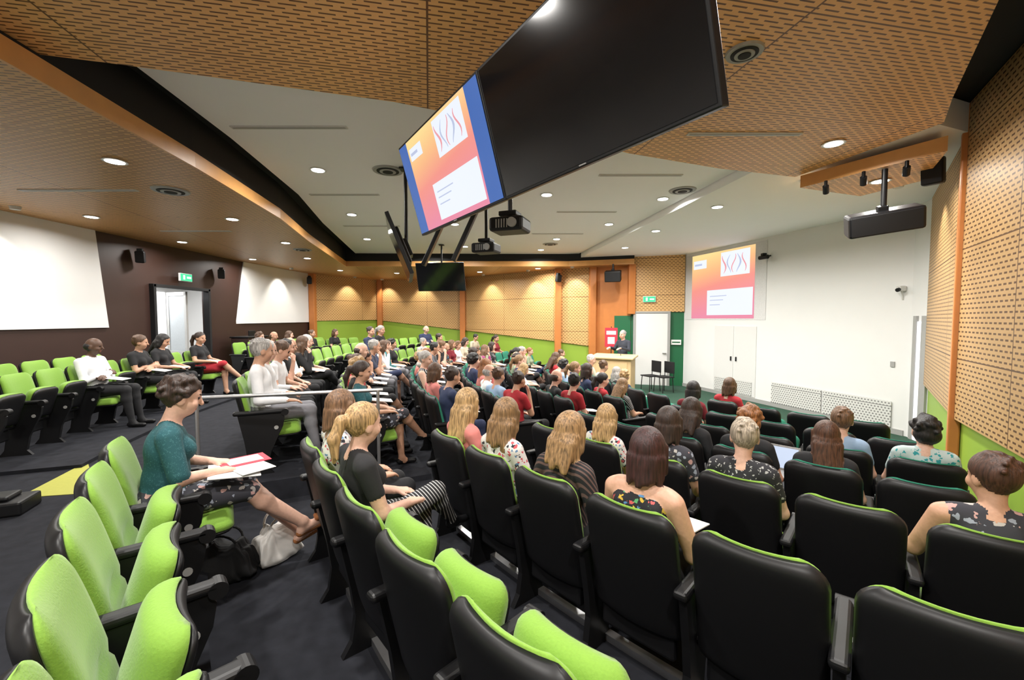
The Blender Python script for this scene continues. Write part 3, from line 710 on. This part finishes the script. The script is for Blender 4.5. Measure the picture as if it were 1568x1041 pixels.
for R,z,a,b_ in LR:
    dp=2.07*15.15/R; ph=a; first=True
    while ph>b_:
        q=pol(R,ph)
        if inside(q.x,q.y) and wdist(q.x,q.y)>.35:
            hit=None
            if R==15.15 and a==199.5:
                for k in lp:
                    if abs(k-ph)<dp/2: hit=k
            chair(R,ph,z,'L',hit is None,first); first=False
            if hit:
                vi,t,b,hc,sk=lp[hit]; person(gv[vi][0],gv[vi][1],R,ph,z,t,b,hc,skin=sk,s=1.05); notepad(R,ph,z+.02)
            elif R<16 and a==175 and random.random()<.35:
                me,fem=random.choice(gv); person(me,fem,R,ph,z,BL,BL,BRN)
        ph-=dp
m=person_mesh('speaker_standing',fem=False,hair='short',arms='lectern',sleeve='long',h=.010,stand=True,yaw=0,pitch=-5)
o=person(m,False,6,150,0,(.03,.035,.05),(.03,.03,.04),GRY,name='standing_man'); o.location=(3.45,12.78,FL); o.rotation_euler=(0,0,rad(125)); o.scale=(1.07,)*3
bm=bmesh.new()
rbox(bm,(0,0,.52),(1.1,.5,1.0),.02); rbox(bm,(0,-.02,1.06),(1.25,.62,.06),.02,R=Matrix.Rotation(rad(6),3,'X')); rbox(bm,(0,0,.03),(1.16,.56,.06),.01,mi=1); rbox(bm,(0,-.262,.55),(.9,.02,.75),.005,mi=0)
cyl(bm,(.2,.0,1.08),(.15,.12,1.35),.008,mi=1)
frombm('lectern',bm,[PALEW,BLK],loc=(2.95,12.3,FL),rot=(0,0,rad(-30)))
bm=bmesh.new(); rbox(bm,(0,0,1.55),(.4,.01,.62),0,mi=0); rbox(bm,(0,-.008,1.7),(.3,.004,.12),0,mi=1); cyl(bm,(0,.02,0),(0,.02,1.9),.012,mi=2); rbox(bm,(0,0,.03),(.45,.25,.03),.005,mi=2)
rbox(bm,(0,-.008,1.45),(.22,.004,.22),0,mi=1)
frombm('banner_stand',bm,[REDP,PAPER,BLK],loc=(3.2,13.75,FL),rot=(0,0,rad(-20)))
for x,y in ((4.15,12.7),(4.45,12.45)):
    bm=bmesh.new(); rbox(bm,(0,0,.45),(.44,.42,.03),.01); rbox(bm,(0,.2,.72),(.42,.03,.34),.01)
    for sx in(-1,1):
        for sy in (-1,1): cyl(bm,(sx*.2,sy*.19,0),(sx*.18,sy*.17,.45),.012)
        cyl(bm,(sx*.19,.2,.45),(sx*.19,.2,.85),.012)
    frombm('stacking_chair',bm,[BLKM],loc=(x,y,FL),rot=(0,0,rad(-70)))
EXG=emis('exit_sign_green',(.05,.75,.35),1.1); EXW=emis('exit_sign_white',(.9,1,.95),1.1)
def exitsign(loc,rz):
    bm=bmesh.new(); rbox(bm,(0,0,0),(.4,.05,.2),.01,mi=2); rbox(bm,(0,-.028,0),(.37,.006,.17),0,mi=0); rbox(bm,(.08,-.033,0),(.14,.004,.05),0,mi=1); rbox(bm,(-.08,-.033,0),(.06,.004,.11),0,mi=1)
    frombm('exit_sign',bm,[EXG,EXW,WHITE],loc=loc,rot=(0,0,rz))
exitsign((-8.18,10.75,2.68),rad(90)); p,d,n,an=onwall(P6,P7,.35,.1); exitsign((p.x,p.y,2.28),an)
p,d,n,an=onwall(P6,P7,.86,.06)
bm=bmesh.new(); rbox(bm,(0,0,0),(.3,.01,.16),0); rbox(bm,(0,-.008,0),(.24,.004,.04),0,mi=1); frombm('wall_sign',bm,[PAPER,DGREEN],loc=(p.x,p.y,.9),rot=(0,0,an))
# ------------------------------------------------------------------ hanging displays
def display(BLc,u,tilt,n_scr,content,nm,W=1.43,H=.83,poles=True):
    u=Vector(u).normalized(); nh=Vector((u.y,-u.x,0)); t=rad(tilt)
    w=Vector((0,0,1))*math.cos(t)+nh*math.sin(t); nn=nh*math.cos(t)-Vector((0,0,1))*math.sin(t)
    Rm=Matrix((u,-nn,w)).transposed()
    O=Vector(BLc); bm=bmesh.new()
    for i in range(n_scr):
        c=O+u*(W*(i+.5))+w*(H/2)
        rbox(bm,c-nn*.035,(W-.004,.05,H),.006,R=Rm,mi=5)
        rbox(bm,c-nn*.08,(W*.7,.06,H*.6),.02,R=Rm,mi=5)
        b=.018; o=O+u*(W*i+b)+w*b+nn*-.008
        quad(bm,[o,o+u*(W-2*b),o+u*(W-2*b)+w*(H-2*b),o+w*(H-2*b)],6)
        if content==i: slide(bm,o+nn*.0005,u,w,nn,W-2*b,H-2*b,side=.12)
        rbox(bm,c-nn*.003-w*(H/2-.009),(.05,.004,.006),0,R=Rm,mi=7)
    two=n_scr==2
    c=O+u*(W*(1.3 if two else .5))+w*(H*(.35 if two else .5))-nn*.13; zc=3.59 if two else 3.79
    cyl(bm,c,(c.x,c.y,zc),.025,mi=5); rbox(bm,c,(.35 if not two else .9,.10,.25),.01,R=Rm,mi=5); rbox(bm,(c.x,c.y,zc-.012),(.15,.15,.02),0,mi=5)
    return frombm(nm,bm,slidemats(.95)+[BLK,SCRB,ALU])
display((-.84,3.98,2.41),(.55,-.835,0),16,2,0,'ceiling_display',W=1.445,H=.775)
display((-2.75,12.6,2.45),(.98,-.15,0),18,1,-1,'ceiling_display')
display((-1.66,6.9,2.22),(.25,-1,0),22,1,-1,'ceiling_display')
def projector(x,y,z,rz,zc=3.79):
    bm=bmesh.new(); rbox(bm,(0,0,0),(.38,.32,.15),.03,mi=0); cyl(bm,(.08,-.15,0),(.08,-.19,0),.05,mi=1); cyl(bm,(0,0,.07),(0,0,zc-z),.025,mi=0)
    rbox(bm,(0,0,.12),(.2,.2,.05),.01,mi=0); rbox(bm,(0,0,zc-z-.02),(.22,.22,.02),0,mi=0)
    for k in range(5): rbox(bm,(-.10+.03*k,-.161,0),(.012,.004,.09),0,mi=1)
    frombm('projector',bm,[BLK,GREY],loc=(x,y,z),rot=(0,0,rz))
projector(-.02,4.7,2.66,rad(-20)); projector(-.40,6.7,2.74,rad(-20))
bm=bmesh.new()
for x,y in ((-.62,6.1),(-1.15,6.6)):
    rbox(bm,(x,y,2.92),(.06,.14,1.0),.01,R=Matrix.Rotation(rad(25),3,'Y')); cyl(bm,(x+.2,y,3.3),(x+.2,y,3.8),.025)
frombm('ceiling_bracket',bm,[BLK])
def speaker(loc,rot,s=(.62,.3,.34),up=None):
    bm=bmesh.new(); rbox(bm,(0,0,0),s,.03); rbox(bm,(0,-s[1]/2-.004,0),(s[0]*.92,.01,s[2]*.86),.004,mi=1)
    rbox(bm,(0,.02,s[2]/2+.02),(.1,.12,.06),.01)
    if up:
        Ri=Euler(rot).to_matrix().inverted(); v=Ri@Vector((0,0,up)); cyl(bm,(0,0,0),v,.03)
    frombm('loudspeaker',bm,[BLK,BLKM],loc=loc,rot=rot)
speaker((4.42,5.15,2.81),(rad(18),rad(-6),rad(-30)),(.70,.34,.26),.61)
speaker((5.06,5.22,3.42),(rad(10),0,rad(-55)),(.20,.18,.32))
speaker((3.2,13.6,3.0),(rad(15),0,rad(-20)),(.5,.3,.34),.38)
for loc in ((-7.7,16.3,3.1),(-2.15,18.1,3.05),(1.6,14.85,3.05),(-8.12,12.0,2.9),(-8.12,9.4,3.0)): speaker(loc,(rad(10),0,rad(30)),(.17,.16,.26))
bm=bmesh.new(); p=fw(3.15,3.2,.01); q=fw(3.15,3.15,.22); cyl(bm,p,q,.02); cyl(bm,q+FWd*-.12,q+FWd*.12,.05); rbox(bm,q+Vector((0,0,.07)),(.1,.1,.06),.01); frombm('security_camera',bm,[BLK])
# ------------------------------------------------------------------ ceiling fittings
bm=bmesh.new(); cyl(bm,(0,0,-.012),(0,0,0),.115,.105,mi=0,seg=28); cyl(bm,(0,0,-.016),(0,0,-.010),.085,mi=1,seg=28)
me=bpy.data.meshes.new('downlight'); bm.to_mesh(me); bm.free(); me.materials.append(LGREY); me.materials.append(LAMP)
def down(x,y,z,W):
    o=bpy.data.objects.new('downlight',me); COL.objects.link(o); o.location=(x,y,z-.001)
    l=bpy.data.lights.new('downlight_lamp','AREA'); l.shape='DISK'; l.size=.17; l.energy=W; l.color=(1,.97,.92); l.spread=rad(165)
    lo=bpy.data.objects.new('lamp',l); COL.objects.link(lo); lo.parent=o; lo.location=(0,0,-.02)
SW=3.40
for x,y,z,W in [(-4.4,4.82,SW,50),(-7.2,7.4,SW,42),(-7.5,9.8,SW,45),(-4.9,7.57,SW,50),(-5.2,9.9,SW,50),(-7.6,12.6,SW,50),(-5.9,12.4,SW,50),(-6.2,15.5,SW,50),(-4.4,16.4,SW,50),(-1.2,16.0,SW,50),(.9,14.9,SW,50),(-6.3,5.2,SW,42),
    (-2.8,6.27,3.8,75),(-3.3,8.9,3.8,75),(.6,7.5,3.8,75),(2.7,7.75,3.8,75),(2.2,9.8,3.8,75),(1.2,11.6,3.8,75),(-1.3,9.8,3.8,75),(-3.9,11.6,3.8,75),(-1.4,12.8,3.8,75),(.9,13.4,3.8,60),(-2.6,13.6,3.8,60),
    (3.7,7.8,3.67,70),(4.3,6.3,3.67,60),(3.3,9.9,3.67,70),(3.2,12.2,3.67,70),(3.57,4.84,3.6,60),(-1.8,.3,3.6,85),(.5,-.2,3.6,80),(1.7,2.3,3.6,65),(-1.6,2.4,3.6,75),(4.75,5.6,3.43,22)]:
    down(x,y,z,W)
def wash(x,y,z,tx,ty,tz,W):
    l=bpy.data.lights.new('wall_washer_lamp','SPOT'); l.energy=W; l.spot_size=rad(85); l.spot_blend=.6; l.shadow_soft_size=.05; l.color=(1,.95,.85)
    bm=bmesh.new(); cyl(bm,(0,0,-.05),(0,0,0),.06,.07); o=frombm('wall_washer',bm,[LGREY],loc=(x,y,z))
    lo=bpy.data.objects.new('lamp',l); COL.objects.link(lo); lo.parent=o; lo.location=(0,0,-.07)
    lo.rotation_euler=Vector((tx-x,ty-y,tz-z)).to_track_quat('-Z','Y').to_euler()
for a,b,ts,zz in (((-8.3,13.25),P1,(.45,),SW),(P1,P2,(.5,),SW),(P2,P3,(.12,.55),SW),(P3,P4,(.35,.8),SW),(P4,P5,(.5,),SW),((-8.3,4),(-8.3,9),(.55,),SW),(P9,P10,(.5,),3.6),(P10,P11,(.2,),3.9)):
    for t in ts:
        p,d,n,an=onwall(a,b,t,.55); q=p-n*.55; wash(p.x,p.y,zz,q.x,q.y,1.9,90)
def diffuser(x,y,z,r=.22):
    bm=bmesh.new()
    for k,(ra,m_) in enumerate(((r,0),(r*.75,1),(r*.55,0),(r*.35,1))): cyl(bm,(0,0,-.006*(k+1)-.01),(0,0,0),ra*.95,ra,mi=m_,seg=32)
    frombm('air_diffuser',bm,[GREY,BLKM],loc=(x,y,z))
for a in ((-4.66,5.92,SW),(-5.3,10.9,SW),(-1.8,6.3,3.8),(2.85,7.25,3.8),(1.70,3.22,3.6,.13),(1.1,12.4,3.8)): diffuser(*a)
for x0,x1,y,z in ((-3.15,-1.85,4.9,3.8),(-3.5,-2.3,7.5,3.8),(-3.9,-2.6,10.,3.8),(1.3,2.55,6.5,3.8),(.9,2.1,8.7,3.8),(.5,1.8,10.9,3.8),(-2.2,-.75,2.62,3.6),(1.85,3.05,4.6,3.6),(-6.7,-5.1,5.9,SW),(-7.,-5.6,8.6,SW)):
    bm=bmesh.new(); rbox(bm,((x0+x1)/2,y,z-.006),(x1-x0,.07,.012),0); rbox(bm,((x0+x1)/2,y,z-.013),(x1-x0-.04,.025,.004),0,mi=1); frombm('slot_diffuser',bm,[LGREY,GREY])
bm=bmesh.new()
for i,(x,y) in enumerate(((4.05,5.60),(4.25,5.25),(4.45,4.9))):
    rbox(bm,(x,y,3.39),(.03,.03,.08),.005); cyl(bm,(x,y,3.36),(x+.05,y+.06,3.29),.035)
frombm('spotlight_track',bm,[BLK])
# ------------------------------------------------------------------ props near camera
def prop(nm,R,ph,z,fn,mats):
    bm=bmesh.new(); fn(bm); o=frombm(nm,bm,mats); place(o,R,ph,z); return o
prop('paper_sheets',12.92,214.3,0,lambda bm:(rbox(bm,(.04,.56,.675),(.30,.28,.008),.002,R=Matrix.Rotation(rad(-6),3,'X')),rbox(bm,(.08,.66,.685),(.2,.2,.006),.002,R=Matrix.Rotation(rad(20),3,'Z'))),[PAPER])
prop('folder',12.92,214.3,0,lambda bm:(rbox(bm,(-.10,.62,.690),(.20,.28,.006),.002,R=Matrix.Rotation(rad(12),3,'Z')),rbox(bm,(-.10,.62,.695),(.14,.2,.002),.0,R=Matrix.Rotation(rad(12),3,'Z'),mi=1)),[REDP,PAPER])
def blob_bag(nm,loc,s,mt,seed,handles=True):
    bm=bmesh.new(); bmesh.ops.create_icosphere(bm,subdivisions=5,radius=1)
    rr=random.Random(seed); ph=[rr.uniform(0,6) for _ in range(6)]
    for v in bm.verts:
        c=v.co.copy(); k=1+.07*math.sin(5*c.x+ph[0]+3*c.z)+.05*math.sin(7*c.y+ph[1]+4*c.z)+.05*math.sin(13*c.x+ph[2]+5*c.z)+.03*math.sin(21*c.y+9*c.z+ph[3])
        f=lambda t,e:math.copysign(abs(t)**e,t)
        z=(f(c.z,.5)*.5+.5)
        v.co=Vector((f(c.x,.6)*s[0]*k*(1.1-.25*z),f(c.y,.6)*s[1]*k*(1.15-.5*z),z*2*s[2]+.02*math.sin(9*c.x+ph[4])*z))
        if v.co.z<0: v.co.z=0
    for f_ in bm.faces: f_.smooth=True
    if handles:
        for sy in(-1,1):
            pr=None
            for i in range(11):
                a=math.pi*i/10; p=Vector((math.cos(a)*s[0]*.5,sy*s[1]*.35+sy*.03*math.sin(a),2*s[2]*.94+math.sin(a)*s[2]*.6))
                if pr: cyl(bm,pr,p,.008,seg=8)
                pr=p
    return frombm(nm,bm,[mt],loc=loc,rot=(0,0,rad(rr.uniform(0,90))))
blob_bag('tote_bag',(-1.70,3.02,-.1),(.15,.09,.14),mat('white_canvas',(.68,.66,.63),.9,bump=.6,scale=15),2)
blob_bag('handbag',(-1.92,2.80,-.1),(.17,.10,.13),BLKM,5)
bm=bmesh.new(); rbox(bm,(0,0,.06),(.4,.3,.12),.02); rbox(bm,(0,0,.14),(.2,.2,.04),.02); frombm('equipment_case',bm,[BLK],loc=(-4.35,3.55,0),rot=(0,0,.4))
def cupf(bm):
    cyl(bm,(-.09,.50,.68),(-.09,.50,.78),.030,.038,seg=24); cyl(bm,(-.09,.50,.78),(-.09,.50,.792),.041,.036,mi=1,seg=24)
prop('coffee_cup',9.95,231.65,DZ,cupf,[REDP,PAPER])
def lap(bm):
    rbox(bm,(0,.45,.66),(.32,.22,.015),.004); rbox(bm,(0,.58,.77),(.32,.012,.21),.004,R=Matrix.Rotation(rad(-15),3,'X')); rbox(bm,(0,.572,.77),(.29,.004,.18),0,R=Matrix.Rotation(rad(-15),3,'X'),mi=1)
prop('laptop',9.0,224.6,EZ,lap,[GREY,emis('laptop_screen',(.7,.8,1),.9)])
bm=bmesh.new(); rbox(bm,(0,0,.55),(.9,.5,1.1),.01); rbox(bm,(0,0,1.12),(.96,.56,.04),.01,mi=1); rbox(bm,(.1,0,1.2),(.3,.03,.2),.01,mi=1); frombm('control_desk',bm,[BROWN,BLK],loc=(-7.75,12.6,0),rot=(0,0,rad(88)))
l=bpy.data.lights.new('corridor_lamp','AREA'); l.size=1.2; l.energy=85; lo=bpy.data.objects.new('corridor_lamp',l); COL.objects.link(lo); lo.location=(-9.5,11,2.65)
w=bpy.data.worlds.new('w'); sc.world=w; w.use_nodes=True; w.node_tree.nodes['Background'].inputs[0].default_value=(.8,.9,1,1); w.node_tree.nodes['Background'].inputs[1].default_value=.3
cam=bpy.data.cameras.new('camera'); cam.lens=15; cam.sensor_width=36; cam.clip_start=.05
co=bpy.data.objects.new('camera',cam); COL.objects.link(co); co.location=(0,0,1.65); co.rotation_euler=(rad(90-2.85),0,0); sc.camera=co
sc.view_settings.view_transform='Standard'; sc.view_settings.exposure=.08
